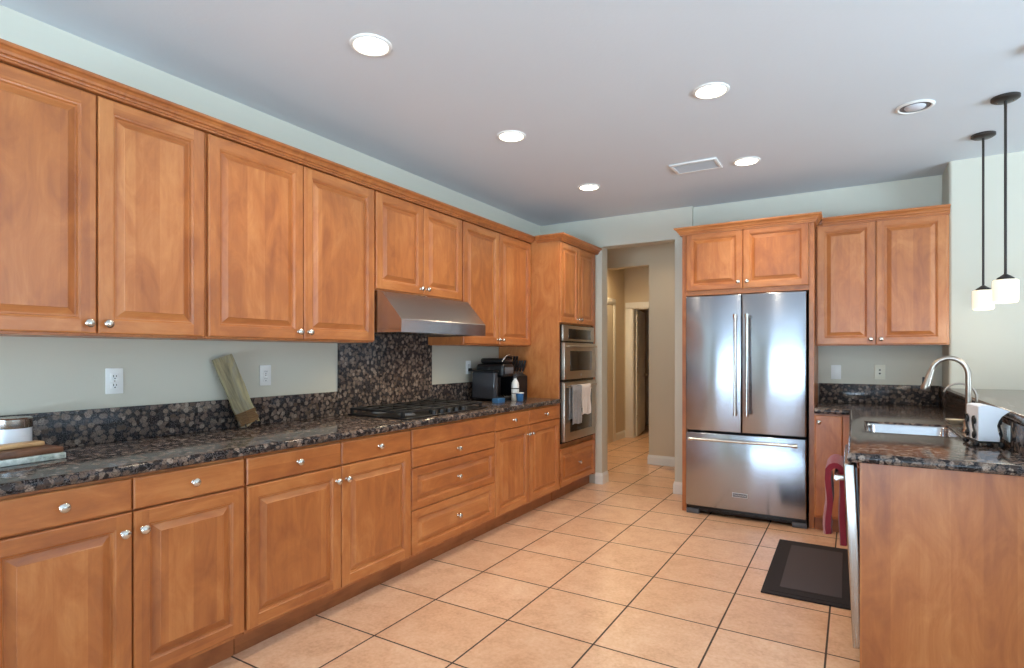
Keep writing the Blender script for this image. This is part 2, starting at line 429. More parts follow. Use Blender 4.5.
def rings(mb, W, Hh, steps, x0=0.0, z0=0.0, mv=0, mh=1, butt=-1):
    """concentric rectangular rings (inset, outward y) closed by a centre face; front faces -y"""
    vs = []; fs = []; mats = []
    for ins, y in steps:
        vs += [(x0 + ins, y, z0 + ins), (x0 + W - ins, y, z0 + ins), (x0 + W - ins, y, z0 + Hh - ins), (x0 + ins, y, z0 + Hh - ins)]
    for i in range(len(steps) - 1):
        if i == butt:      # stiles run the full height, rails sit between them
            o_, (n_, y_) = steps[i][0], steps[i + 1]; q = len(vs); p = i * 4; r_ = p + 4
            vs += [(x0 + n_, y_, z0 + o_), (x0 + W - n_, y_, z0 + o_), (x0 + W - n_, y_, z0 + Hh - o_), (x0 + n_, y_, z0 + Hh - o_)]
            fs += [(p, q, r_, r_ + 3, q + 3, p + 3), (p + 1, p + 2, q + 2, r_ + 2, r_ + 1, q + 1), (q, q + 1, r_ + 1, r_), (q + 2, q + 3, r_ + 3, r_ + 2)]; mats += [mv, mv, mh, mh]
            continue
        for k in range(4):
            k2 = (k + 1) % 4
            fs.append((i * 4 + k, i * 4 + k2, (i + 1) * 4 + k2, (i + 1) * 4 + k)); mats.append(mh if k in (0, 2) else mv)
    e = (len(steps) - 1) * 4; fs.append((e, e + 1, e + 2, e + 3)); mats.append(mv)
    fs.append((3, 2, 1, 0)); mats.append(mv)
    b = len(mb.v); mb.v += vs
    for f, m in zip(fs, mats): mb.f.append([b + i for i in f]); mb.mi.append(m); mb.sm.append(False)

def six_panel(mb, W, Hh, T=0.035):
    mb.box(0, W, 0, T, 0, Hh)
    cw = (W - 0.30) / 2
    for col in (0.10, 0.20 + cw):
        for za, zb in ((0.20, 0.80), (0.92, 1.62), (1.72, Hh - 0.11)):
            rings(mb, cw, zb - za, [(0, -0.001), (0.012, 0.004), (0.03, 0.004), (0.05, -0.003)], col, za, 0, 0)
def knob_round(mb, c, axis='-y', s=1.0):
    mb.lathe([(0.020 * s, 0), (0.020 * s, 0.004), (0.008 * s, 0.006), (0.007 * s, 0.03), (0.020 * s, 0.036), (0.026 * s, 0.05), (0.022 * s, 0.062), (0.008 * s, 0.068)], c, axis, 16)
# closed door on the hall's left wall (faces +X)
d = MB(); six_panel(d, 0.82, 2.04); o = d.build('door_1', 'doorpaint'); o.location = (HALLX + 0.012, 7.23, 0.005); o.rotation_euler = (0, 0, PI / 2); o['kind'] = 'structure'
k = MB(); knob_round(k, (0.06, 0, 0.96)); k.build('door_knob', 'nickel', o)
# door standing open into the far room
d = MB(); six_panel(d, 0.80, 2.01); o = d.build('door_2', 'white'); o.location = (-0.062, 8.70, 0.01); o.rotation_euler = (0, 0, PI / 2 + 0.16); o['kind'] = 'structure'
k = MB(); knob_round(k, (0.74, 0, 0.96)); k.build('door_knob', 'nickel', o)
for z in (0.25, 1.0, 1.8):
    k = MB(); k.box(-0.004, 0.03, -0.004, 0.002, z, z + 0.09); k.lathe([(0.006, z - 0.003), (0.006, z + 0.093)], (-0.004, -0.006, 0), 'z', 8); k.build('door_hinge', 'nickel', o)

# ------------------------------------------------------------------ cabinet kit (front faces -y, x to the right, y into the cabinet)
TD = 0.020
def raised(mb, W, Hh, fr=0.058, mv=0):
    rings(mb, W, Hh, [(0, 0), (0, -TD + 0.005), (0.002, -TD + 0.0015), (0.006, -TD), (fr - 0.006, -TD), (fr - 0.004, -TD + 0.003), (fr + 0.002, -TD + 0.005), (fr + 0.006, -TD + 0.013), (fr + 0.011, -TD + 0.013), (fr + 0.034, -TD + 0.0035), (fr + 0.036, -TD + 0.0015)], 0, 0, mv, 1, 3)
def flat(mb, W, Hh):
    rings(mb, W, Hh, [(0, 0), (0, -TD + 0.006), (0.003, -TD + 0.002), (0.007, -TD)], 0, 0, 1, 1)
    mb.mi[-2] = 1
KN = [(0.009, 0), (0.006, 0.003), (0.005, 0.012), (0.009, 0.016), (0.0155, 0.020), (0.0165, 0.024), (0.013, 0.029), (0.005, 0.0315)]
def front(root, kind, x, z, W, Hh, knob=None, fr=0.058):
    mb = MB()
    if kind == 'door': raised(mb, W, Hh, fr)
    elif kind == 'slab_door': rings(mb, W, Hh, [(0, 0), (0, -TD + 0.006), (0.003, -TD + 0.002), (0.007, -TD)], 0, 0, 0, 0)
    elif kind == 'raised_drawer': raised(mb, W, Hh, fr, 1)
    else: flat(mb, W, Hh)
    o = mb.build('door' if 'door' in kind else ('drawer_front' if knob is None else 'drawer'), ['wood', 'woodh'], root)
    o.location = (x, 0, z)
    if knob:
        kb = MB(); kb.lathe(KN, (knob[0], -TD, knob[1]), '-y', 16); kb.build('knob', 'nickel', o)
    return o
def carcass(root, W, D, z0, z1, toe=0.0, name='carcass'):
    mb = MB()
    if toe:
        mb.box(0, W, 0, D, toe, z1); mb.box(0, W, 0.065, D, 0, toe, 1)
    else: mb.box(0, W, 0, D, z0, z1)
    return mb.build(name, ['wood', 'toe'], root)
G = 0.0025
def pair(root, x0, x1, xm, z0, z1, knobz, e0=0.0, e1=0.0, fr=0.058):
    """two doors with the knobs beside the meeting stiles"""
    W = xm - x0 - 2 * G
    front(root, 'door', x0 + G, z0, W, z1 - z0, (W - 0.030, knobz - z0), fr)
    W = x1 - xm - 2 * G
    front(root, 'door', xm + G, z0, W, z1 - z0, (0.030, knobz - z0), fr)

XF, XU, XT = 0.624, 0.335, 0.631       # carcass fronts: base, upper, tall
Y = [0.614, 1.052, 1.4865, 2.015, 2.546, 3.0, 3.4545, 3.972, 4.512]
CROWN = [(-0.01, 0), (0.012, 0), (0.012, 0.008), (0.019, 0.010), (0.021, 0.016), (0.019, 0.021), (0.027, 0.023), (0.031, 0.033), (0.040, 0.043), (0.050, 0.046), (0.053, 0.052), (0.053, 0.060), (-0.01, 0.060)]
def crown(z0): return [(o + 0.0, z0 + z) for o, z in CROWN]
GU, GB = 'maple upper cabinets over the left counter', 'maple base cabinets under the left counter'
# upper cabinets on the left wall
def upper(ya, ym, yb, z0, label):
    r = thing('upper_cabinet', label, 'cabinet', (XU, ya, z0), PI / 2, GU)
    Wd = yb - ya; carcass(r, Wd, XU - 0.003, 0, 2.318 - z0)
    mb = MB(); mb.box(0.02, Wd - 0.02, 0.02, XU - 0.01, -0.004, 0); mb.build('bottom_panel', 'wood', r)
    pair(r, 0.004, Wd - 0.004, ym - ya, 0.006, 2.314 - z0, 0.045)
    return r
upper(Y[0], Y[1], Y[2] - 0.002, 1.383, 'tall two-door maple wall cabinet at the left end, above the white canister')
upper(Y[2] + 0.002, Y[3], Y[4] - 0.002, 1.383, 'tall two-door maple wall cabinet just left of the range hood')
upper(Y[4], Y[5], Y[6], 1.708, 'short two-door maple wall cabinet directly above the range hood')
upper(Y[6] + 0.002, Y[7], Y[8], 1.383, 'tall two-door maple wall cabinet between range hood and oven tower')
c = MB(); c.sweep([(XU + 0.02, Y[0]), (XU + 0.02, Y[8] - 0.002)], [(o, 2.3185 + (z - 2.313) * 0.89) for o, z in crown(2.313)])
c.box(0.003, XU + 0.012, Y[0], Y[8] - 0.002, 2.3185, 2.355)
tag(c.build('crown_molding', 'woodh', None, (XU, Y[0], 2.3185)), 'long stepped maple crown molding along the top of the left wall cabinets', 'molding')

# base cabinets on the left wall
TZ, MZ, BZ = 0.862, 0.743, 0.123
def base(ya, yb, label):
    r = thing('base_cabinet', label, 'cabinet', (XF, ya, 0), PI / 2, GB)
    carcass(r, yb - ya, XF - 0.002, 0, 0.873, 0.105); return r
def base_pair(ya, ym, yb, label):
    r = base(ya, yb, label); Wd = yb - ya
    for xa, xb in ((0.002, ym - ya), (ym - ya, Wd - 0.002)):
        W = xb - xa - 2 * G; front(r, 'drawer', xa + G, MZ + 0.004, W, TZ - MZ - 0.004, (W / 2, (TZ - MZ) / 2))
    pair(r, 0.002, Wd - 0.002, ym - ya, BZ, MZ - 0.002, MZ - 0.072)
base_pair(Y[0], 1.043, Y[2] - 0.003, 'maple base cabinet at the left end, below the white canister')
base_pair(Y[2] + 0.001, 2.014, Y[4] - 0.001, 'maple base cabinet below the leaning plank, left of the drawer stack')
r = base(Y[4] + 0.001, Y[6] - 0.001, 'maple drawer stack below the gas cooktop')
Wd = Y[6] - Y[4] - 0.006
front(r, 'flat', 0.004, 0.753, Wd, TZ - 0.753)
front(r, 'drawer', 0.004, 0.636, Wd, 0.749 - 0.636, (Wd / 2, 0.056))
front(r, 'raised_drawer', 0.004, 0.385, Wd, 0.632 - 0.385, (Wd / 2, 0.123), 0.05)
front(r, 'raised_drawer', 0.004, BZ, Wd, 0.381 - BZ, (Wd / 2, 0.129), 0.05)
base_pair(Y[6] + 0.001, 3.962, Y[8] - 0.001, 'maple base cabinet between the drawer stack and the oven tower')

# oven tower
YT0, YT1 = Y[8] + 0.001, 5.345
r = thing('oven_tower_cabinet', 'full-height maple oven tower with crown at the far end of the left run', 'cabinet', (XT, YT0, 0), PI / 2)
Wt = YT1 - YT0
mb = MB(); mb.box(0, 0.022, 0, XT - 0.002, 0.105, 2.34); mb.box(Wt - 0.06, Wt, 0, XT - 0.002, 0.105, 2.34); mb.box(0.022, Wt - 0.06, 0.02, XT - 0.002, 1.58, 2.34)
mb.box(0.022, Wt - 0.06, 0.02, XT - 0.002, 0.105, 0.505); mb.box(0.022, Wt - 0.06, XT - 0.03, XT - 0.002, 0.505, 1.58)
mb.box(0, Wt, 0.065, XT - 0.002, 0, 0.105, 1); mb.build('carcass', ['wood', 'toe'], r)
pair(r, 0.004, Wt - 0.062, 0.384, 1.593, 2.31, 1.635, fr=0.05)
W = Wt - 0.07
front(r, 'raised_drawer', 0.006, 0.128, W, 0.464 - 0.128, (W / 2, 0.168), 0.05)
c = MB(); c.sweep([(Wt - 0.001, -0.02), (0, -0.02), (0, XT - XU - 0.082)][::-1], [(-o if False else o, z) for o, z in crown(2.313)])
c.box(0, Wt - 0.002, -0.01, XT - 0.002, 2.34, 2.356); c.build('crown', 'woodh', r)

# double wall oven
OY0, OY1, OF = 4.540, 5.268, 0.020
r = thing('wall_oven', 'stainless wall oven with microwave on top, set into the oven tower', 'oven', (XT, OY0, 0.506), PI / 2)
OW = OY1 - OY0
mb = MB(); mb.box(0.008, OW - 0.008, 0.022, 0.56, 0.004, 1.068); mb.build('body', 'darkgap', r)
mb = MB()
for a, b, c0, c1 in ((-0.0, OW, 0.002, 0.014), (0, OW, 0.556, 0.572), (0, OW, 0.912, 0.922), (0, OW, 1.066, 1.072)): mb.box(a, b, -0.012, 0.02, c0, c1)
mb.box(0, 0.014, -0.012, 0.02, 0.002, 1.072); mb.box(OW - 0.014, OW, -0.012, 0.02, 0.002, 1.072); mb.build('trim_frame', 'blackgloss', r)
mb = MB(); mb.bbox(0.012, OW - 0.012, -0.026, 0.018, 0.924, 1.066, 0.004); o = mb.build('control_panel', 'oven', r)
mb = MB(); mb.bbox(0.12, OW - 0.10, -0.028, -0.024, 0.942, 1.036, 0.002); mb.build('display', 'blackgloss', o)
def oven_door(z0, z1, wz0, wz1, name, hz):
    mb = MB(); mb.bbox(0.012, OW - 0.012, -0.040, 0.018, z0, z1, 0.005); o = mb.build(name, 'oven', r)
    mb = MB(); mb.bbox(0.125, OW - 0.105, -0.0425, -0.036, wz0, wz1, 0.003); mb.build('door_window', 'ovenglass', o)
    mb = MB(); mb.tube([(0.04, -0.068, hz), (OW - 0.06, -0.068, hz)], 0.009, 12)
    for x in (0.06, OW - 0.08): mb.tube([(x, -0.04, hz), (x, -0.068, hz)], 0.007, 8)
    mb.build('handle', 'oven', o); return o
o = oven_door(0.576, 0.908, 0.650, 0.835, 'microwave_door', 0.875)
mb = MB(); mb.lathe([(0.013, 0), (0.013, 0.002), (0.010, 0.003)], (OW / 2, -0.040, 0.612), '-y', 16); mb.build('emblem', 'badge', o)
oven_door(0.018, 0.552, 0.095, 0.470, 'oven_door', 0.512)

def towel(name, mat, label, cx, cy, cz, w, l0, l1, gap, along, rz=0, th=0.006, group=None, fold=0.0, cat='towel'):
    """towel folded over a bar that runs along local x; local -y is the front"""
    nx = 15; prof = []
    for t in range(9): prof.append((-gap - 0.004 * math.sin(t * 1.1), -l0 + l0 * t / 8.0))
    for t in range(1, 7): a = PI - PI * t / 7; prof.append((gap * math.cos(a), gap * math.sin(a)))
    for t in range(9): prof.append((gap + 0.003 * math.sin(t), -l1 * t / 8.0))
    bm = bmesh.new(); grid = []
    for i in range(nx):
        u = i / (nx - 1.0); col = []
        for j, (py, pz) in enumerate(prof):
            wv = 0.006 * math.sin(u * 9 + 0.4 * j * 0.3) + 0.004 * math.sin(u * 21 + 1)
            dep = min(1.0, -pz / 0.15) if pz < 0 else 0
            x = (u - 0.5) * w * (1 - fold * dep)
            y = py + (-abs(wv) if py < 0 else abs(wv)) * dep
            col.append(bm.verts.new((x, y, pz + (0.006 * math.sin(u * 7) if j in (0, len(prof) - 1) else 0))))
        grid.append(col)
    for i in range(nx - 1):
        for j in range(len(prof) - 1): bm.faces.new((grid[i][j], grid[i + 1][j], grid[i + 1][j + 1], grid[i][j + 1]))
    bmesh.ops.recalc_face_normals(bm, faces=bm.faces)
    bmesh.ops.solidify(bm, geom=bm.faces[:], thickness=th)
    mb = MB(); mb.bm(bm, 0, True)
    o = mb.build(name, mat); o.location = (cx, cy, cz); o.rotation_euler = (0, 0, rz)
    return tag(o, label, cat, group)
HX, HZ = XT + 0.068, 0.506 + 0.512
towel('dish_towel', 'towelg', 'grey striped dish towel hanging on the oven door handle, left of the pale towel', HX, 4.722, HZ, 0.20, 0.34, 0.30, 0.014, 'y', PI / 2, 0.005)
towel('dish_towel', 'towelw', 'pale oatmeal dish towel hanging at the right on the oven door handle', HX, 4.935, HZ, 0.20, 0.27, 0.22, 0.014, 'y', PI / 2, 0.006)

# ------------------------------------------------------------------ granite on the left
def slab(cells, z0, z1, r, name, label, cat, loc, skip=None, seg=4, mat='granite'):
    xs = sorted({c[0] for c in cells} | {c[1] for c in cells}); ys = sorted({c[2] for c in cells} | {c[3] for c in cells})
    bm = bmesh.new(); vt = {}
    def V(x, y):
        if (x, y) not in vt: vt[(x, y)] = bm.verts.new((x, y, z1))
        return vt[(x, y)]
    for x0, x1, y0, y1 in cells:
        xx = [x for x in xs if x0 <= x <= x1]; yy = [y for y in ys if y0 <= y <= y1]
        for i in range(len(xx) - 1):
            for j in range(len(yy) - 1): bm.faces.new((V(xx[i], yy[j]), V(xx[i + 1], yy[j]), V(xx[i + 1], yy[j + 1]), V(xx[i], yy[j + 1])))
    ex = bmesh.ops.extrude_face_region(bm, geom=bm.faces[:])
    for g in ex['geom']:
        if isinstance(g, bmesh.types.BMVert): g.co.z = z0
    bmesh.ops.recalc_face_normals(bm, faces=bm.faces)
    bm.normal_update()
    ed = []
    for e in bm.edges:
        if len(e.link_faces) != 2: continue
        a, b = e.link_faces
        if abs(abs(a.normal.z) - abs(b.normal.z)) > 0.5:
            m = (e.verts[0].co + e.verts[1].co) / 2
            if skip is None or not skip(m): ed.append(e)
    bmesh.ops.bevel(bm, geom=ed, offset=r, segments=seg, profile=0.5, affect='EDGES')
    mb = MB(); mb.bm(bm, 0, True)
    return tag(mb.build(name, mat, None, loc), label, cat)
ZC = 0.914
slab([(0.001, 0.657, 0.60, 4.510)], 0.874, ZC, 0.017, 'countertop', 'long brown-and-black granite countertop on the left base cabinets', 'countertop', (0.33, 2.55, 0.874), lambda m: m.x < 0.05 or m.y > 4.45)
def splash(name, label, x0, x1, y0, y1, z0, z1):
    mb = MB(); mb.bbox(x0, x1, y0, y1, z0, z1, 0.003, 2); return tag(mb.build(name, 'granite', None, ((x0 + x1) / 2, (y0 + y1) / 2, z0)), label, 'backsplash')
SZ = 1.068
splash('granite_backsplash', 'low granite backsplash strip behind canister and leaning plank', 0.001, 0.020, 0.60, 2.560, ZC + 0.0005, SZ)
splash('granite_backsplash', 'low granite backsplash strip behind the black coffee maker', 0.001, 0.020, 3.502, 4.508, ZC + 0.0005, SZ)
mb = MB(); mb.prism([(2.562, ZC + 0.0005), (3.500, ZC + 0.0005), (3.500, 1.3815), (3.452, 1.3815), (3.452, 1.700), (2.562, 1.700)], 0.001, 0.021, 'x')
tag(mb.build('granite_backsplash', 'granite', None, (0.011, 3.03, ZC)), 'tall speckled granite panel rising from cooktop to range hood', 'backsplash')

# ------------------------------------------------------------------ range hood
r = thing('range_hood', 'stainless under-cabinet range hood above the gas cooktop', 'range hood', (0.023, Y[4] + 0.003, 1.443), 0)
hy1 = Y[6] - Y[4] - 0.006
mb = MB(); hp = [(0, 0.258), (0.372, 0.258), (0.38, 0.252), (0.532, 0.085), (0.537, 0.078), (0.537, 0.0), (0.52, 0.0), (0.52, 0.02), (0, 0.02)]
mb.prism(hp, 0, hy1, 'y'); mb.box(0, 0.52, 0, 0.012, 0.0, 0.021); mb.box(0, 0.52, hy1 - 0.012, hy1, 0.0, 0.021); mb.build('canopy', 'hood', r)
for ya in (0.06, hy1 / 2 + 0.01):
    mb = MB(); mb.box(0.06, 0.40, ya, ya + hy1 / 2 - 0.07, 0.008, 0.0195)
    for k in range(10): mb.box(0.08, 0.38, ya + 0.02 + k * 0.034, ya + 0.03 + k * 0.034, 0.004, 0.009)
    mb.build('filter', 'steel', r)
for ya in (0.14, hy1 - 0.14):
    mb = MB(); mb.lathe([(0.034, 0.0198), (0.034, 0.010), (0.026, 0.006)], (0.46, ya, 0), 'z', 20); mb.build('lamp', 'hoodlamp', r)
for ya in (0.2, hy1 - 0.2):
    l = bpy.data.lights.new('hood_light', 'SPOT'); l.energy = 5; l.color = (1, 0.80, 0.52); l.spot_size = 2.6; l.spot_blend = 0.6; l.shadow_soft_size = 0.03
    lo = bpy.data.objects.new('hood_light', l); COL.objects.link(lo); lo.parent = r; lo.location = (0.40, ya, -0.01)

# ------------------------------------------------------------------ gas cooktop
CY0, CY1, CX0, CX1 = 2.575, 3.452, 0.075, 0.585
r = thing('gas_cooktop', 'black gas cooktop with cast-iron grates set in the left granite countertop', 'cooktop', (CX0, CY0, ZC), 0)
cw, cd = CY1 - CY0, CX1 - CX0
mb = MB(); mb.bbox(0, cd, 0, cw, 0.0005, 0.012, 0.005); mb.build('base_plate', 'blackplastic', r)
def burner(x, y, s):
    mb = MB(); mb.lathe([(0.055 * s, 0.012), (0.052 * s, 0.018), (0.040 * s, 0.020), (0.038 * s, 0.030)], (x, y, 0), 'z', 20); o = mb.build('burner', 'grey', r)
    mb = MB(); mb.lathe([(0.034 * s, 0.030), (0.036 * s, 0.034), (0.030 * s, 0.038), (0.004, 0.039)], (x, y, 0), 'z', 20); mb.build('burner_cap', 'blackmetal', o)
for x, y, s in ((0.13, 0.15, 0.9), (0.37, 0.15, 1.0), (0.24, cw / 2, 1.3), (0.13, cw - 0.15, 1.0), (0.37, cw - 0.15, 0.9)): burner(x, y, s)
def grate(y0, y1, bx):
    mb = MB(); x0, x1 = 0.025, 0.455; z = 0.050; t = 0.0075
    for xa in (x0, x1): mb.bbox(xa - t, xa + t, y0, y1, z - 0.014, z, 0.003)
    for ya in (y0, y1): mb.bbox(x0, x1, ya - t, ya + t, z - 0.014, z, 0.003)
    ym = (y0 + y1) / 2
    mb.bbox(x0, x1, ym - t, ym + t, z - 0.012, z + 0.003, 0.003)
    for xa in bx: mb.bbox(xa - t, xa + t, y0, y1, z - 0.012, z + 0.003, 0.003)
    for xa in (x0, x1):
        for ya in (y0, y1): mb.bbox(xa - 0.010, xa + 0.010, ya - 0.010, ya + 0.010, 0.012, z, 0.003)
    mb.build('grate', 'blackmetal', r)
grate(0.02, 0.285, (0.13, 0.25, 0.37)); grate(0.305, cw - 0.305, (0.12, 0.24, 0.36)); grate(cw - 0.285, cw - 0.02, (0.13, 0.25, 0.37))
for k in range(5):
    mb = MB(); mb.lathe([(0.021, 0.012), (0.019, 0.026), (0.017, 0.036), (0.015, 0.038)], (0.484, cw / 2 - 0.16 + k * 0.08, 0), 'z', 16); mb.build('control_knob', 'blackplastic', r)

# ------------------------------------------------------------------ fridge and its enclosure
PX0, PX1, FP = 1.639, 2.616, 4.805
r = thing('fridge_enclosure', 'maple fridge surround with two-door cabinet and crown over the fridge', 'cabinet', (PX0, FP, 0), 0)
PW = PX1 - PX0; PD = YA - FP - 0.004
for xa, xb in ((0, 0.033), (PW - 0.033, PW)):
    mb = MB(); mb.box(xa, xb, 0, PD - 0.052 if xa == 0 else PD, 0, 2.33); mb.build('side_panel', 'wood', r)
mb = MB(); mb.box(0.034, PW - 0.034, 0.0, PD - 0.06, 1.795, 2.33); mb.build('cabinet_box', 'woodh', r)
pair(r, 0.034, PW - 0.034, 2.109 - PX0 + 0.008, 1.832, 2.308, 1.885, fr=0.052)
c = MB(); c.sweep([(PW, YA - FP - 0.1), (PW, -0.02), (0, -0.02), (0, YA - FP - 0.1)][::-1], crown(2.298)); c.box(0, PW, -0.01, PD - 0.06, 2.33, 2.345); c.build('crown', 'woodh', r)

FX0, FX1, FY = 1.682, 2.570, 4.737
r = thing('refrigerator', 'stainless french-door refrigerator with bottom freezer drawer', 'refrigerator', (FX0, FY, 0), 0)
FW = FX1 - FX0
mb = MB(); mb.box(0.004, FW - 0.004, 0.066, 0.60, 0.05, 1.775); mb.build('body', 'darkgap', r)
mb = MB(); mb.bbox(0.0, FW, 0.045, 0.10, 0.022, 0.066, 0.003)
for k in range(8): mb.box(0.10 + k * 0.088, 0.17 + k * 0.088, 0.041, 0.046, 0.036, 0.044)
mb.build('base_grille', 'blackplastic', r)
for xa in (0.0, FW - 0.10):
    mb = MB(); mb.bbox(xa, xa + 0.10, 0.03, 0.12, 0.0, 0.040, 0.004); mb.build('foot', 'grey', r)
def handle_bar(mb, p0, p1, off=0.055, rr=0.011):
    p0, p1 = Vector(p0), Vector(p1); d = (p1 - p0).normalized(); o = Vector((0, -off, 0))
    mb.tube([p0 + o - d * 0.0, p1 + o + d * 0.0], rr, 14)
    for p, s in ((p0, 1), (p1, -1)):
        mb.tube([p + o - d * 0.018 * s, p + o + d * 0.014 * s], 0.0155, 14)
        mb.tube([p + d * 0.0 * s, p + o], 0.0105, 10)
xm = 2.117 - FX0
for xa, xb, hx in ((0.003, xm - 0.003, xm - 0.040), (xm + 0.003, FW - 0.003, xm + 0.045)):
    mb = MB(); mb.bbox(xa, xb, 0.0, 0.062, 0.690, 1.782, 0.006, 3); o = mb.build('door', 'fridge', r)
    mb = MB(); handle_bar(mb, (hx, 0, 0.845), (hx, 0, 1.605)); mb.build('handle', 'nickel', o)
mb = MB(); mb.bbox(0.003, FW - 0.003, 0.0, 0.062, 0.074, 0.672, 0.006, 3); dr = mb.build('freezer_drawer', 'fridge', r)
mb = MB(); handle_bar(mb, (0.055, 0, 0.625), (FW - 0.075, 0, 0.625)); mb.build('handle', 'nickel', dr)
bx, bz = 0.422, 0.198
mb = MB()
mb.box(bx - 0.056, bx + 0.056, -0.003, 0.001, bz - 0.017, bz + 0.017); bd = mb.build('badge', 'badge', dr)
mb = MB(); mb.box(bx - 0.052, bx + 0.052, -0.0036, -0.0028, bz - 0.013, bz + 0.013); mb.build('badge_field', 'grey', bd)
def text_mesh(s, size, mat, parent, loc, rot, name, ext=0.0006):
    cu = bpy.data.curves.new(name, 'FONT'); cu.body = s; cu.size = size; cu.align_x = 'CENTER'; cu.align_y = 'CENTER'; cu.extrude = ext
    t = bpy.data.objects.new(name, cu); COL.objects.link(t)
    dg = bpy.context.evaluated_depsgraph_get(); dg.update()
    me = bpy.data.meshes.new_from_object(t.evaluated_get(dg)); bpy.data.objects.remove(t)
    me.materials.clear(); me.materials.append(M[mat])
    o = bpy.data.objects.new(name, me); COL.objects.link(o); o.parent = parent; o.location = loc; o.rotation_euler = rot
    return o
text_mesh('KitchenAid', 0.021, 'badge', dr, (bx, -0.0044, bz), (PI / 2, 0, 0), 'badge_lettering')

# ------------------------------------------------------------------ sink corner: upper cabinet, base cabinets, granite
RX0, RX1, RF = 2.620, 3.446, 5.000
r = thing('upper_cabinet', 'two-door maple wall cabinet right of the fridge, above switch and outlet', 'cabinet', (RX0, RF, 1.376), 0)
carcass(r, RX1 - RX0, YA - RF - 0.002, 0, 2.325 - 1.376)
pair(r, 0.003, RX1 - RX0 - 0.010, 3.010 - RX0, 0.006, 2.308 - 1.376, 0.045)
c = MB(); c.sweep([(0.045, -0.02), (RX1 - RX0, -0.02)], crown(2.292 - 1.376)); c.box(0.0, RX1 - RX0, -0.012, YA - RF - 0.002, 2.325 - 1.376, 2.338 - 1.376); c.build('crown', 'woodh', r)

r = thing('base_cabinet', 'narrow maple base cabinet between the fridge and the sink peninsula', 'cabinet', (2.620, 4.735, 0), 0)
carcass(r, 0.262, YA - 4.737, 0, 0.873, 0.105)
front(r, 'slab_door', 0.004, BZ, 0.178, TZ - BZ, (0.028, TZ - BZ - 0.050))
mb = MB(); mb.box(0.186, 0.260, -0.018, 0.0, BZ, TZ); mb.build('filler', 'wood', r)

PXF = 2.905     # carcass front of the peninsula, facing the kitchen (-X)
r = thing('sink_base_cabinet', 'maple sink cabinet of the peninsula, facing the black floor mat', 'cabinet', (PXF, 4.72, 0), -PI / 2)
mb = MB(); WS = 4.72 - 3.318
mb.box(0, WS, 0, 0.02, 0.105, 0.873); mb.box(0, WS, 0.02, 0.54, 0.105, 0.13); mb.box(0, 0.02, 0.02, 0.54, 0.13, 0.873); mb.box(WS - 0.02, WS, 0.02, 0.54, 0.13, 0.873); mb.box(0, WS, 0.52, 0.54, 0.13, 0.873)
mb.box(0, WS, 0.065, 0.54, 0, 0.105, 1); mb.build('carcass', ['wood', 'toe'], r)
front(r, 'flat', 0.45, MZ + 0.004, WS - 0.454, TZ - MZ - 0.004)
pair(r, 0.45, WS - 0.002, 0.45 + (WS - 0.45) / 2, BZ, MZ - 0.002, MZ - 0.072)

r = thing('dishwasher', 'stainless dishwasher with its door slightly ajar at the peninsula end', 'dishwasher', (PXF, 3.312, 0), -PI / 2)
WD = 3.312 - 2.712
mb = MB(); mb.box(0.006, WD - 0.006, 0.025, 0.54, 0.03, 0.868); mb.build('tub', 'darkgap', r)
mb = MB(); mb.box(0.006, WD - 0.006, 0.05, 0.10, 0.0, 0.10); mb.build('toe_panel', 'blackplastic', r)
mb = MB(); mb.bbox(0.003, WD - 0.003, -0.042, 0.0, 0, 0.756, 0.006, 3); dw = mb.build('door', 'steel', r)
dw.location = (0, 0.002, 0.102); dw.rotation_euler = (math.radians(2.6), 0, 0)
mb = MB(); mb.box(0.02, WD - 0.02, -0.001, 0.006, 0.03, 0.74); mb.build('door_liner', 'grey', dw)
mb = MB(); hz = 0.690
mb.tube([(0.035, -0.070, hz), (WD - 0.035, -0.070, hz)], 0.010, 12)
for x in (0.05, WD - 0.05): mb.bbox(x - 0.011, x + 0.011, -0.077, -0.04, hz - 0.010, hz + 0.010, 0.003)
mb.build('handle', 'steel', dw)
# end panel facing the camera
PEN = 2.685
mb = MB(); mb.box(PXF - 0.016, XR + 0.018, PEN, PEN + 0.02, 0.0, 0.873)
tag(mb.build('end_panel', 'wood', None, (3.17, PEN, 0)), 'plain flat maple panel closing the near end of the sink peninsula', 'panel')
tw = towel('kitchen_towel', 'red', 'red kitchen towel hanging from the dishwasher handle', PXF - 0.106, 2.985, 0.796, 0.26, 0.285, 0.330, 0.012, 'x', -PI / 2, 0.024, None, 0.10)

SX0, SX1, SY0, SY1 = 2.935, 3.315, 3.42, 3.94
slab([(2.622, 2.845, 4.70, YA - 0.001), (2.845, SX0, 2.640, YA - 0.001), (SX0, SX1, 2.640, SY0), (SX0, SX1, SY1, YA - 0.001), (SX1, XR - 0.001, 2.640, YA - 0.001)], 0.874, ZC, 0.017,
     'countertop', 'L-shaped brown-and-black granite countertop with the sink, on the peninsula', 'countertop', (3.1, 3.9, 0.874),
     lambda m: m.y > 5.3 or m.x > XR - 0.01 or (m.x < 2.63 and m.y > 4.6))
splash('granite_backsplash', 'low granite backsplash strip below the switch and almond outlet', 2.622, XR - 0.021, YA - 0.020, YA - 0.001, ZC + 0.0005, SZ)
splash('granite_backsplash', 'low granite backsplash strip along the pony wall behind the sink faucet', XR - 0.020, XR + 0.0185, 2.640, YR - 0.003, ZC + 0.0005, 1.029)
splash('granite_backsplash', 'short granite backsplash piece in the far right corner of the sink counter', XR - 0.020, XR - 0.001, YR + 0.002, YA - 0.001, ZC + 0.0005, SZ)
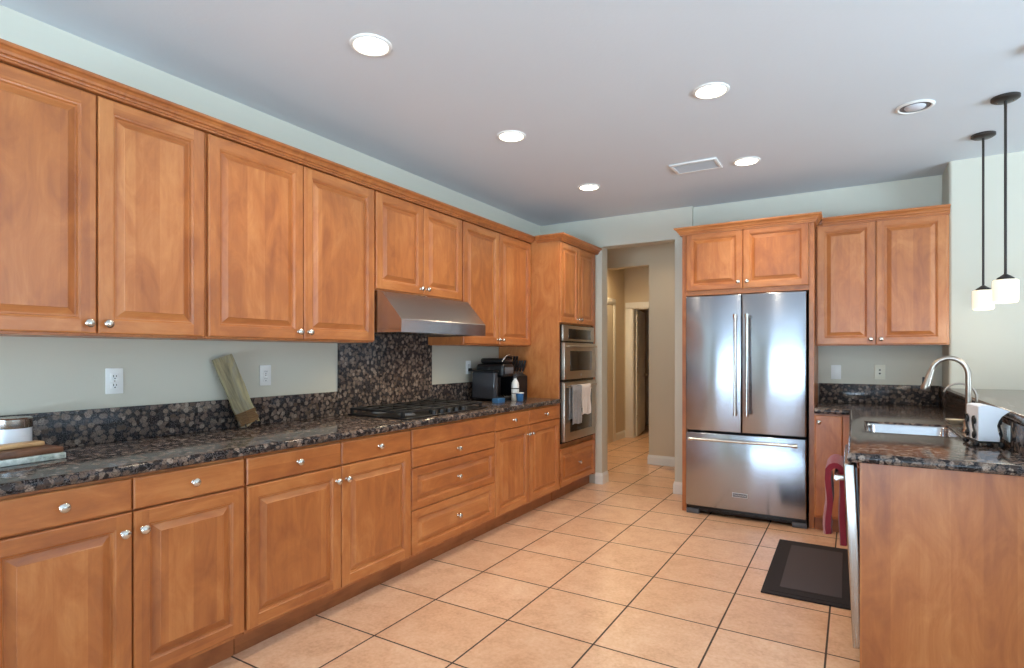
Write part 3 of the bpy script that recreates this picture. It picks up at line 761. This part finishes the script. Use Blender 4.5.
slab([(XR - 0.022, 3.92, 2.56, YR - 0.003)], 1.0305, 1.068, 0.015, 'bar_top', 'raised polished granite bar top on the pony wall, under the pendants', 'countertop', (3.68, 3.8, 1.03), lambda m: m.y > YR - 0.01)

# undermount sink
r = thing('sink', 'stainless undermount sink basin in the peninsula countertop', 'sink', ((SX0 + SX1) / 2, (SY0 + SY1) / 2, 0.69), 0)
bm = bmesh.new(); hx_, hy_ = (SX1 - SX0) / 2, (SY1 - SY0) / 2
def loop(dx, dy, z, rc, n=5):
    out = []
    for cx_, cy_, a0 in ((dx - rc, dy - rc, 0), (-dx + rc, dy - rc, PI / 2), (-dx + rc, -dy + rc, PI), (dx - rc, -dy + rc, 1.5 * PI)):
        for k in range(n): a = a0 + PI / 2 * k / (n - 1); out.append(bm.verts.new((cx_ + rc * math.cos(a), cy_ + rc * math.sin(a), z)))
    return out
Ls = [loop(hx_ - 0.0008, hy_ - 0.0008, 0.212, 0.012), loop(hx_ - 0.003, hy_ - 0.003, 0.213, 0.03), loop(hx_ - 0.006, hy_ - 0.006, 0.205, 0.045), loop(hx_ - 0.012, hy_ - 0.012, 0.03, 0.05), loop(hx_ - 0.03, hy_ - 0.03, 0.004, 0.05), loop(hx_ - 0.05, hy_ - 0.05, 0.0, 0.05)]
for a, b in zip(Ls, Ls[1:]):
    for k in range(len(a)): k2 = (k + 1) % len(a); bm.faces.new((a[k], a[k2], b[k2], b[k]))
bm.faces.new(Ls[-1])
mb = MB(); mb.bm(bm, 0, True); mb.build('basin', 'sinksteel', r)
mb = MB(); mb.lathe([(0.045, 0.001), (0.043, 0.004), (0.030, 0.003), (0.004, 0.002)], (0, 0.06, 0), 'z', 20); mb.build('drain', 'steel', r)

# main faucet
r = thing('kitchen_faucet', 'tall arched pull-down faucet in brushed nickel behind the sink', 'faucet', (3.366, 3.645, ZC), 0)
mb = MB(); mb.lathe([(0.027, 0.0005), (0.027, 0.006), (0.022, 0.012), (0.021, 0.06), (0.0185, 0.065)], (0, 0, 0), 'z', 20); mb.build('base', 'faucet', r)
pts = [(0, 0, 0.06), (0, 0, 0.20), (0, 0, 0.290)]
R = 0.076
for k in range(1, 15):
    a = PI * k / 15.0; pts.append((-R + R * math.cos(a), 0.05 * (R - R * math.cos(a)), 0.290 + R * 1.12 * math.sin(a)))
mb = MB(); mb.tube(pts, 0.0125, 14); mb.build('spout', 'faucet', r)
e = Vector(pts[-1]); d = (Vector(pts[-1]) - Vector(pts[-2])).normalized()
mb = MB(); mb.tube([e - d * 0.01, e + d * 0.015, e + d * 0.02, e + d * 0.075, e + d * 0.098, e + d * 0.104], [0.0135, 0.014, 0.0155, 0.019, 0.0225, 0.019], 16); sh = mb.build('spray_head', 'faucet', r)
mb = MB(); q = e + d * 0.05; mb.bbox(q.x - 0.025, q.x - 0.014, q.y - 0.006, q.y + 0.006, q.z - 0.022, q.z + 0.016, 0.003); mb.build('spray_button', 'blackplastic', sh)
mb = MB(); mb.tube([(0.018, 0, 0.04), (0.045, 0, 0.045)], 0.010, 12); mb.tube([(0.045, 0, 0.045), (0.047, 0, 0.075), (0.049, 0, 0.10)], [0.009, 0.007, 0.006], 10); mb.build('lever', 'faucet', r)
# filtered-water faucet
r = thing('water_filter_tap', 'slim curved nickel drinking-water tap between faucet and napkin holder', 'faucet', (3.418, 3.775, ZC), 0)
mb = MB(); mb.lathe([(0.018, 0.0005), (0.018, 0.006), (0.010, 0.010), (0.010, 0.035), (0.0065, 0.04)], (0, 0, 0), 'z', 16); mb.build('base', 'faucet', r)
pts = [(0, 0, 0.03), (0, 0, 0.17)]
for k in range(1, 13):
    a = PI * k / 13.5; pts.append((-0.070 + 0.070 * math.cos(a), 0.1 * (0.070 - 0.070 * math.cos(a)), 0.17 + 0.070 * math.sin(a)))
mb = MB(); mb.tube(pts, 0.0055, 10); mb.build('spout', 'faucet', r)
mb = MB(); mb.tube([(0, -0.008, 0.03), (0, -0.035, 0.036)], 0.004, 8); mb.build('lever', 'faucet', r)

# soap dish
mb = MB(); mb.lathe([(0.030, 0.0005), (0.034, 0.004), (0.052, 0.020), (0.055, 0.024), (0.050, 0.023), (0.034, 0.010), (0.004, 0.008)], (0, 0, 0), 'z', 28, sx=1.0, sy=0.75)
o = mb.build('soap_dish', 'cream'); o.location = (3.372, 4.06, ZC); tag(o, 'small cream soap dish behind the arched faucet', 'dish')

# napkin holder
NL = (3.350, 3.16, ZC)
r = thing('napkin_holder', 'black wrought-iron scroll napkin holder on the peninsula countertop', 'napkin holder', NL, 0.12)
mb = MB()
for sx in (-0.043, 0.043):
    for yy in (-0.068, 0.068): mb.lathe([(0.002, 0.0), (0.010, 0.004), (0.013, 0.012), (0.010, 0.020), (0.002, 0.024)], (sx, yy, 0), 'z', 12)
    mb.tube([(sx, -0.068, 0.022), (sx, 0.068, 0.022)], 0.004, 8)
for yy in (-0.068, 0.0, 0.068): mb.tube([(-0.043, yy, 0.022), (0.043, yy, 0.022)], 0.004, 8)
mb.lathe([(0.002, 0.0), (0.009, 0.004), (0.011, 0.011), (0.002, 0.022)], (0, -0.068, 0), 'z', 12)
mb.build('base_frame', 'blackmetal', r)
def scroll(x, y0):
    pts = []
    for k in range(22):   # upper curl
        a = 3.6 * PI * (1 - k / 21.0); rr = 0.004 + 0.012 * (k / 21.0); pts.append((x, y0 + rr * math.sin(a), 0.112 + rr * math.cos(a) * 1.1))
    p_end = pts[-1]
    low = []
    for k in range(22):
        a = 3.6 * PI * (k / 21.0); rr = 0.016 - 0.012 * (k / 21.0); low.append((x, y0 - rr * math.sin(a), 0.042 - rr * math.cos(a) * 1.1 + 0.004))
    mid = [(x, y0 + 0.018, 0.105), (x, y0 + 0.012, 0.088), (x, y0 - 0.010, 0.066), (x, y0 - 0.017, 0.05)]
    m2 = MB(); m2.tube(pts + mid[:0] + [(x, y0 + 0.016, 0.12), (x, y0 + 0.017, 0.105), (x, y0 + 0.006, 0.082), (x, y0 - 0.008, 0.066), (x, y0 - 0.017, 0.052)] + low[3:], 0.0042, 8); m2.build('scroll', 'blackmetal', r)
for x in (-0.045, 0.045):
    for y0 in (-0.045, 0.045): scroll(x, y0)
bm = bmesh.new(); prof = []
n = 14
left = [(-0.038, 0.027 + 0.145 * t / n) for t in range(n + 1)]
top = [(-0.020, 0.178), (0.01, 0.176), (0.040, 0.167), (0.068, 0.155)]
right = [(0.056, 0.147), (0.040, 0.132), (0.030, 0.114), (0.025, 0.095), (0.028, 0.07), (0.034, 0.045), (0.034, 0.027)]
mb = MB(); mb.prism(left + top + right, -0.078, 0.078, 'y')
o = mb.build('paper_napkins', 'paper'); o.location = NL; o.rotation_euler = (0, 0, 0.12)
tag(o, 'stack of white paper napkins flopping over in the black iron holder', 'napkins')

# double outlet on the pony-wall splash
def outlet(loc, rz, label, mat='plate', kind='outlet', cat='outlet', horiz=False, group=None):
    r = thing('wall_outlet' if kind == 'outlet' else 'light_switch', label, cat, loc, rz, group)
    if horiz:
        mb = MB(); mb.bbox(-0.10, 0.10, -0.006, 0, -0.035, 0.035, 0.003); mb.build('plate', mat, r)
        for cx_ in (-0.05, 0.05):
            mb = MB(); mb.bbox(cx_ - 0.034, cx_ + 0.034, -0.008, -0.004, -0.017, 0.017, 0.002); o = mb.build('receptacle', mat, r)
            mb = MB()
            for q in (-0.017, 0.017): mb.box(cx_ + q - 0.005, cx_ + q + 0.005, -0.0086, -0.0078, 0.003, 0.005); mb.box(cx_ + q - 0.005, cx_ + q + 0.005, -0.0086, -0.0078, -0.006, -0.004)
            mb.build('slots', 'slot', o)
        return r
    mb = MB(); mb.bbox(-0.036, 0.036, -0.006, 0, -0.058, 0.058, 0.003); mb.build('plate', mat, r)
    if kind == 'outlet':
        for cz_ in (-0.020, 0.020):
            mb = MB(); mb.bbox(-0.017, 0.017, -0.008, -0.004, cz_ - 0.015, cz_ + 0.015, 0.004); o = mb.build('receptacle', mat, r)
            mb = MB(); mb.box(-0.0075, -0.0045, -0.0088, -0.0078, cz_ - 0.003, cz_ + 0.007); mb.box(0.0045, 0.0075, -0.0088, -0.0078, cz_ - 0.002, cz_ + 0.006); mb.lathe([(0.003, 0.0078), (0.003, 0.0088)], (0, 0, cz_ - 0.009), '-y', 8); mb.build('slots', 'slot', o)
        mb = MB(); mb.lathe([(0.0035, 0.006), (0.003, 0.0075)], (0, 0, 0), '-y', 10); mb.build('screw', 'nickel', r)
    elif kind == 'rocker':
        mb = MB(); mb.bbox(-0.0165, 0.0165, -0.009, -0.004, -0.033, 0.033, 0.002); mb.build('rocker', mat, r)
    elif kind == 'phone':
        mb = MB()
        for cz_ in (-0.012, 0.016): mb.lathe([(0.007, 0.005), (0.007, 0.0075)], (0, 0, cz_), '-y', 12)
        mb.build('socket', 'slot', r)
    return r
outlet((0.0, 1.266, 1.188), PI / 2, 'white duplex outlet on the left wall, above the canister end')
outlet((0.0, 2.034, 1.189), PI / 2, 'white duplex outlet on the wall right of the leaning plank')
outlet((0.0, 4.017, 1.195), PI / 2, 'white duplex outlet behind the coffee maker, with a black plug in it')
outlet((2.746, YA, 1.162), 0, 'white rocker switch on the wall near the fridge', 'plate', 'rocker', 'switch')
outlet((3.050, YA, 1.167), 0, 'almond outlet plate on the wall under the right wall cabinet', 'almond', 'phone')
outlet((XR - 0.020, 3.20, 0.975), -PI / 2, 'wide white outlet plate set sideways in the pony-wall granite', 'plate', 'outlet', 'outlet', True)

# ------------------------------------------------------------------ left counter things
r = thing('canister', 'round white canister with a steel lid against the backsplash at the far left', 'canister', (0.088, 0.872, ZC), 0)
mb = MB(); mb.lathe([(0.060, 0.0005), (0.063, 0.004), (0.063, 0.112)], (0, 0, 0), 'z', 36); mb.build('body', 'ceramic', r)
mb = MB(); mb.lathe([(0.0645, 0.112), (0.0655, 0.114), (0.0655, 0.146), (0.061, 0.151), (0.02, 0.153)], (0, 0, 0), 'z', 36); mb.build('lid', 'steel', r)
mb = MB(); mb.bbox(-0.075, 0.075, -0.125, 0.13, 0.0005, 0.024, 0.004); o = mb.build('marble_board', 'marble'); o.location = (0.245, 0.832, ZC); o.rotation_euler = (0, 0, 0.10)
tag(o, 'pale green marble slab lying on the granite under a brown wooden board', 'board')
mb = MB(); mb.bbox(-0.072, 0.071, -0.12, 0.124, 0.0, 0.022, 0.005); o = mb.build('wooden_board', 'board'); o.location = (0.245, 0.832, ZC + 0.0246); o.rotation_euler = (0, 0, 0.10)
tag(o, 'brown wooden cutting board stacked on the pale marble slab', 'board')
mb = MB(); mb.bbox(-0.026, 0.026, -0.11, 0.10, 0.0, 0.018, 0.006, 3); o = mb.build('serving_paddle', 'pin'); o.location = (0.215, 0.828, ZC + 0.0472); o.rotation_euler = (0, 0, 0.10)
tag(o, 'narrow pale wooden strip lying on top of the brown cutting board', 'board')

# leaning plank on a wire easel
B0, T0 = Vector((0.115, 1.862, ZC + 0.022)), Vector((0.040, 1.752, 1.295))
ax = (T0 - B0).normalized(); Lp = (T0 - B0).length
nx_ = Vector((1, -0.35, 0.2)); nx_ = (nx_ - ax * nx_.dot(ax)).normalized(); wy = ax.cross(nx_).normalized()
Rm = Matrix((wy, -nx_, ax)).transposed()
bm = bmesh.new(); bmesh.ops.create_cube(bm, size=1)
for v in bm.verts: v.co = (v.co.x * 0.098, v.co.y * 0.024, (v.co.z + 0.5) * Lp)
bmesh.ops.subdivide_edges(bm, edges=bm.edges[:], cuts=6, use_grid_fill=True)
for v in bm.verts:
    v.co.x += 0.0015 * math.sin(v.co.z * 40) + 0.001 * math.sin(v.co.z * 93 + v.co.x * 20)
    if v.co.z < 0.001: v.co.z += 0.006 * math.sin(v.co.x * 70)
mb = MB(); mb.bm(bm, 0, False)
r = thing('leaning_plank', 'weathered wooden plank leaning on the backsplash between the two left outlets', 'decoration', B0, 0)
o = mb.build('plank', 'plank', r); o.rotation_euler = Rm.to_euler()
mb = MB()
for k in range(7):
    z0 = 0.006 + k * 0.010
    mb.bbox(-0.050 + 0.004 * math.sin(k), 0.050 - 0.004 * math.cos(k * 1.7), -0.017, 0.014, z0, z0 + 0.0098, 0.003)
o2 = mb.build('bark_end', 'bark', o)
def wl(p): return Vector(p) - B0
mb = MB(); f0 = B0 + nx_ * 0.016
mb.tube([wl(B0 - nx_ * 0.02 + wy * 0.02 + ax * 0.16), wl(Vector((0.035, 1.80, ZC + 0.006))), ], 0.003, 8)
for s in (-0.028, 0.028):
    q = B0 + wy * s
    mb.tube([wl(q - nx_ * 0.017 + ax * 0.15), wl(q - nx_ * 0.016), wl(q - nx_ * 0.012 - ax * 0.006), wl(q + nx_ * 0.022 - ax * 0.006), wl(q + nx_ * 0.026 + ax * 0.012)], 0.003, 8)
mb.build('easel', 'blackmetal', r)

# coffee corner
r = thing('coffee_maker', 'black pod coffee maker with a side water tank, between cooktop and knife block', 'coffee maker', (0.225, 4.115, ZC), PI / 2)
mb = MB(); mb.bbox(-0.10, 0.11, -0.13, 0.15, 0.0005, 0.035, 0.008); mb.bbox(-0.09, 0.10, 0.0, 0.15, 0.03, 0.30, 0.02, 3); mb.bbox(-0.085, 0.095, -0.13, 0.15, 0.20, 0.315, 0.025, 4); mb.build('body', 'blackplastic', r)
mb = MB(); mb.bbox(-0.07, 0.08, -0.12, 0.12, 0.316, 0.362, 0.02, 3); mb.build('lid', 'blackplastic', r)
pts = [(-0.07 + 0.0, -0.11, 0.335)] + [(-0.07 + 0.075 * (1 - math.cos(PI * k / 10)), -0.112 - 0.02 * math.sin(PI * k / 10), 0.335 + 0.055 * math.sin(PI * k / 10)) for k in range(1, 10)] + [(0.08, -0.11, 0.335)]
mb = MB(); mb.tube(pts, 0.0055, 10); mb.build('handle', 'nickel', r)
mb = MB(); mb.bbox(-0.165, -0.103, -0.09, 0.14, 0.02, 0.245, 0.012, 3); o = mb.build('water_tank', 'tank', r)
mb = MB(); mb.bbox(-0.168, -0.100, -0.093, 0.143, 0.246, 0.262, 0.005); mb.build('tank_lid', 'blackplastic', o)
mb = MB(); mb.box(-0.07, 0.08, -0.127, -0.02, 0.0355, 0.040); mb.build('drip_tray', 'steel', r)
mb = MB(); mb.bbox(-0.06, 0.07, -0.134, -0.128, 0.23, 0.285, 0.002); mb.build('front_panel', 'grey', r)

mb = MB(); mb.bbox(-0.05, 0.05, -0.03, 0.03, 0, 0.036, 0.002); o = mb.build('pod_box', 'bluebox'); o.location = (0.395, 3.890, ZC + 0.0006); o.rotation_euler = (0, 0, PI / 2)
tag(o, 'low blue cardboard box in front of the black coffee maker', 'box')

r = thing('knife_block', 'black knife block full of black-handled knives beside the oven tower', 'knife block', (0.200, 4.392, ZC), PI / 2 - 0.10)
mb = MB(); mb.prism([(-0.115, 0.0005), (0.115, 0.0005), (0.115, 0.25), (0.03, 0.265), (-0.115, 0.20)], -0.105, 0.105, 'x'); mb.build('block', 'blackplastic', r)
for i in range(5):
    for j in range(2):
        x = -0.082 + i * 0.041; y = -0.075 + j * 0.09; z = 0.205 + 0.065 * (y + 0.115) / 0.145
        mb = MB(); mb.tube([(x, y, z), (x, y - 0.008, z + 0.020)], 0.0085, 8); o = mb.build('knife_bolster', 'nickel', r)
        mb = MB(); mb.tube([(x, y - 0.008, z + 0.020), (x, y - 0.022, z + 0.065), (x, y - 0.037, z + 0.115)], [0.009, 0.012, 0.010], 8); mb.build('knife_handle', 'blackplastic', r)

r = thing('cup', 'small blue cup with a white rim in front of the knife block', 'cup', (0.470, 4.105, ZC), 0)
mb = MB(); mb.lathe([(0.024, 0.0005), (0.026, 0.003), (0.035, 0.070), (0.031, 0.070), (0.023, 0.008), (0.003, 0.007)], (0, 0, 0), 'z', 24); mb.build('body', 'blue', r)
mb = MB(); mb.lathe([(0.0355, 0.068), (0.037, 0.071), (0.0355, 0.075), (0.031, 0.074), (0.031, 0.068)], (0, 0, 0), 'z', 24); mb.build('rim', 'plate', r)
r = thing('bottle', 'white soap bottle with dark label bands and grey pump beside the blue cup', 'bottle', (0.392, 4.160, ZC), 0)
mb = MB(); mb.lathe([(0.030, 0.0005), (0.033, 0.005), (0.033, 0.125), (0.030, 0.15), (0.018, 0.175), (0.012, 0.182), (0.012, 0.19)], (0, 0, 0), 'z', 24); mb.build('body', 'plate', r)
mb = MB(); mb.lathe([(0.0335, 0.100), (0.0335, 0.108)], (0, 0, 0), 'z', 24, cap=False); mb.lathe([(0.0335, 0.060), (0.0335, 0.065)], (0, 0, 0), 'z', 24, cap=False); mb.build('label_bands', 'blackplastic', r)
mb = MB(); mb.lathe([(0.014, 0.19), (0.014, 0.202), (0.006, 0.205), (0.006, 0.222)], (0, 0, 0), 'z', 16); mb.tube([(0, 0, 0.222), (0.03, -0.02, 0.220), (0.042, -0.028, 0.214)], 0.0065, 10); mb.build('pump', 'grey', r)
mb = MB(); pl = Vector((0.009, 4.017, 1.175))
mb.bbox(0.0, 0.030, -0.013, 0.013, -0.013, 0.013, 0.004)
mb.tube([(0.028, 0, 0), (0.055, 0.0, -0.006), (0.062, 0.01, -0.05), (0.05, 0.03, -0.16), (0.045, 0.02, -0.235), (0.06, 0.0, -0.2555)], 0.0035, 8)
o = mb.build('power_plug', 'blackplastic'); o.location = pl; tag(o, 'black plug and cord in the outlet behind the coffee maker', 'plug')

# ------------------------------------------------------------------ floor mat
r = thing('floor_mat', 'dark charcoal kitchen mat on the tile floor in front of the sink cabinet', 'mat', (2.652, 3.875, 0), 0.008)
mb = MB(); mb.bbox(-0.225, 0.225, -0.51, 0.51, 0.0005, 0.010, 0.004); mb.build('border', 'matband', r)
mb = MB(); mb.bbox(-0.195, 0.195, -0.475, 0.475, 0.0095, 0.0125, 0.002); mb.build('band', 'matband', r)
mb = MB(); mb.bbox(-0.14, 0.16, -0.40, 0.40, 0.012, 0.015, 0.002); mb.build('pile_field', 'mat', r)

# ------------------------------------------------------------------ ceiling fixtures
def unproj(px, py, z):
    fw = (z - CAMZ) * FPX / (354.4 - py); rr = (px - 512) / FPX * fw
    return (CAMX + rr * math.cos(YAW) - fw * math.sin(YAW), rr * math.sin(YAW) + fw * math.cos(YAW))
def can(x, y, label, lit=True, group='recessed ceiling lights', power=29, col=(1.0, 0.82, 0.60)):
    r = thing('recessed_light', label, 'ceiling light', (x, y, H), 0, group)
    mb = MB(); mb.lathe([(0.091, -0.0005), (0.091, -0.004), (0.086, -0.008), (0.078, -0.009), (0.072, -0.004)], (0, 0, 0), 'z', 40, cap=False); mb.build('trim_ring', 'white', r)
    if lit:
        mb = MB(); mb.lathe([(0.070, -0.0025), (0.074, -0.005), (0.004, -0.0065)], (0, 0, 0), 'z', 40); mb.build('lens', 'lens', r)
        l = bpy.data.lights.new('can_lamp', 'SPOT'); l.energy = power * 1.15; l.color = col; l.spot_size = 2.5 if power < 40 else 3.0; l.spot_blend = 0.9; l.shadow_soft_size = 0.06
        lo = bpy.data.objects.new('can_lamp', l); COL.objects.link(lo); lo.parent = r; lo.location = (0, 0, -0.03)
    else:
        mb = MB(); mb.lathe([(0.075, -0.001), (0.074, -0.003), (0.004, -0.003)], (0, 0, 0), 'z', 40); o = mb.build('baffle', 'grey', r)
        mb = MB(); mb.lathe([(0.05, -0.003), (0.046, -0.010), (0.03, -0.016), (0.004, -0.018)], (0, 0, 0), 'z', 28); mb.build('bulb', 'bulboff', r)
    return r
for px, py, lab in ((371, 45, 'lit recessed ceiling light at the near left, closest to the left cabinets'),
                    (711, 90.5, 'lit recessed ceiling light in mid-ceiling, nearest the unlit one'),
                    (511.5, 136, 'lit recessed ceiling light above the aisle by the range hood'),
                    (589, 187, 'lit recessed ceiling light in front of the oven tower, leftmost at the far end'),
                    (746.5, 161, 'lit recessed ceiling light in front of the fridge, right of the vent')):
    x, y = unproj(px, py, H); can(x, y, lab)
x, y = unproj(915, 106.5, H); can(x, y, 'unlit recessed ceiling light above the sink peninsula', False)
can(0.02, 7.35, 'added unseen ceiling light warming the hallway beyond the opening', power=70, col=(1.0, 0.74, 0.42))  # lamp added out of view to give the hallway its warm tone

can(1.05, 6.05, 'added unseen ceiling light brightening the hall just beyond the opening beside the fridge', power=13, col=(1.0, 0.80, 0.58))  # second added lamp, hidden by the header, brightens the middle hall wall
# air vent
a = Vector(unproj(669, 163.3, H)); b = Vector(unproj(722, 167.8, H)); cx_, cy_ = (a + b) / 2
r = thing('ceiling_vent', 'rectangular white air vent with grey louvres in the ceiling', 'vent', (cx_, cy_, H), 0)
vw, vh = 0.165, 0.115
mb = MB()
for q in ((-vw, vw, -vh, -vh + 0.025), (-vw, vw, vh - 0.025, vh), (-vw, -vw + 0.025, -vh + 0.025, vh - 0.025), (vw - 0.025, vw, -vh + 0.025, vh - 0.025)): mb.bbox(q[0], q[1], q[2], q[3], -0.012, -0.0005, 0.003)
mb.build('frame', 'white', r)
mb = MB(); mb.box(-vw + 0.02, vw - 0.02, -vh + 0.02, vh - 0.02, -0.003, -0.0005); mb.build('backing', 'darkgap', r)
mb = MB()
for k in range(9):
    yy = -vh + 0.035 + k * 0.0225; mb.prism([(yy, -0.0035), (yy + 0.012, -0.010), (yy + 0.013, -0.0095), (yy + 0.001, -0.003)], -vw + 0.024, vw - 0.024, 'x')
mb.build('louvres', 'louvre', r)

# pendants over the bar
def pendant(x, y, zt, label):
    r = thing('pendant_light', label, 'pendant light', (x, y, H), 0, 'pendants over the bar')
    mb = MB(); mb.lathe([(0.062, -0.0005), (0.062, -0.014), (0.050, -0.022), (0.012, -0.024)], (0, 0, 0), 'z', 28); o = mb.build('canopy', 'bronze', r)
    mb = MB()
    for s in (-0.035, 0.035): mb.lathe([(0.004, -0.020), (0.004, -0.026), (0.002, -0.028)], (s, 0, 0), 'z', 8)
    mb.build('canopy_screw', 'nickel', o)
    dz = zt - H
    mb = MB(); mb.tube([(0, 0, -0.022), (0, 0, dz + 0.02)], 0.0065, 10); mb.build('rod', 'bronze', r)
    mb = MB(); mb.lathe([(0.008, dz + 0.03), (0.016, dz + 0.024), (0.036, dz + 0.010), (0.038, dz + 0.002), (0.030, dz)], (0, 0, 0), 'z', 24); mb.build('shade_cap', 'bronze', r)
    mb = MB(); h = 0.122
    mb.lathe([(0.020, dz), (0.050, dz - 0.001), (0.0545, dz - 0.005), (0.0555, dz - 0.02), (0.0545, dz - h + 0.012), (0.051, dz - h + 0.003), (0.046, dz - h), (0.004, dz - h - 0.001)], (0, 0, 0), 'z', 36); mb.build('shade', 'shade', r)
    l = bpy.data.lights.new('pendant_lamp', 'POINT'); l.energy = 2.2; l.color = (1.0, 0.86, 0.68); l.shadow_soft_size = 0.06
    lo = bpy.data.objects.new('pendant_lamp', l); COL.objects.link(lo); lo.parent = r; lo.location = (0, 0, dz - h - 0.10)
pendant(3.562, 3.94, 1.706, 'opal-glass pendant on a dark rod over the bar, nearer of the two shades in view')
pendant(3.562, 4.54, 1.708, 'opal-glass pendant on a dark rod over the bar, farther and left of the other shade')
pendant(3.592, 3.345, 1.713, 'pendant nearest the camera, only its dark canopy edge at the top right of the photo')
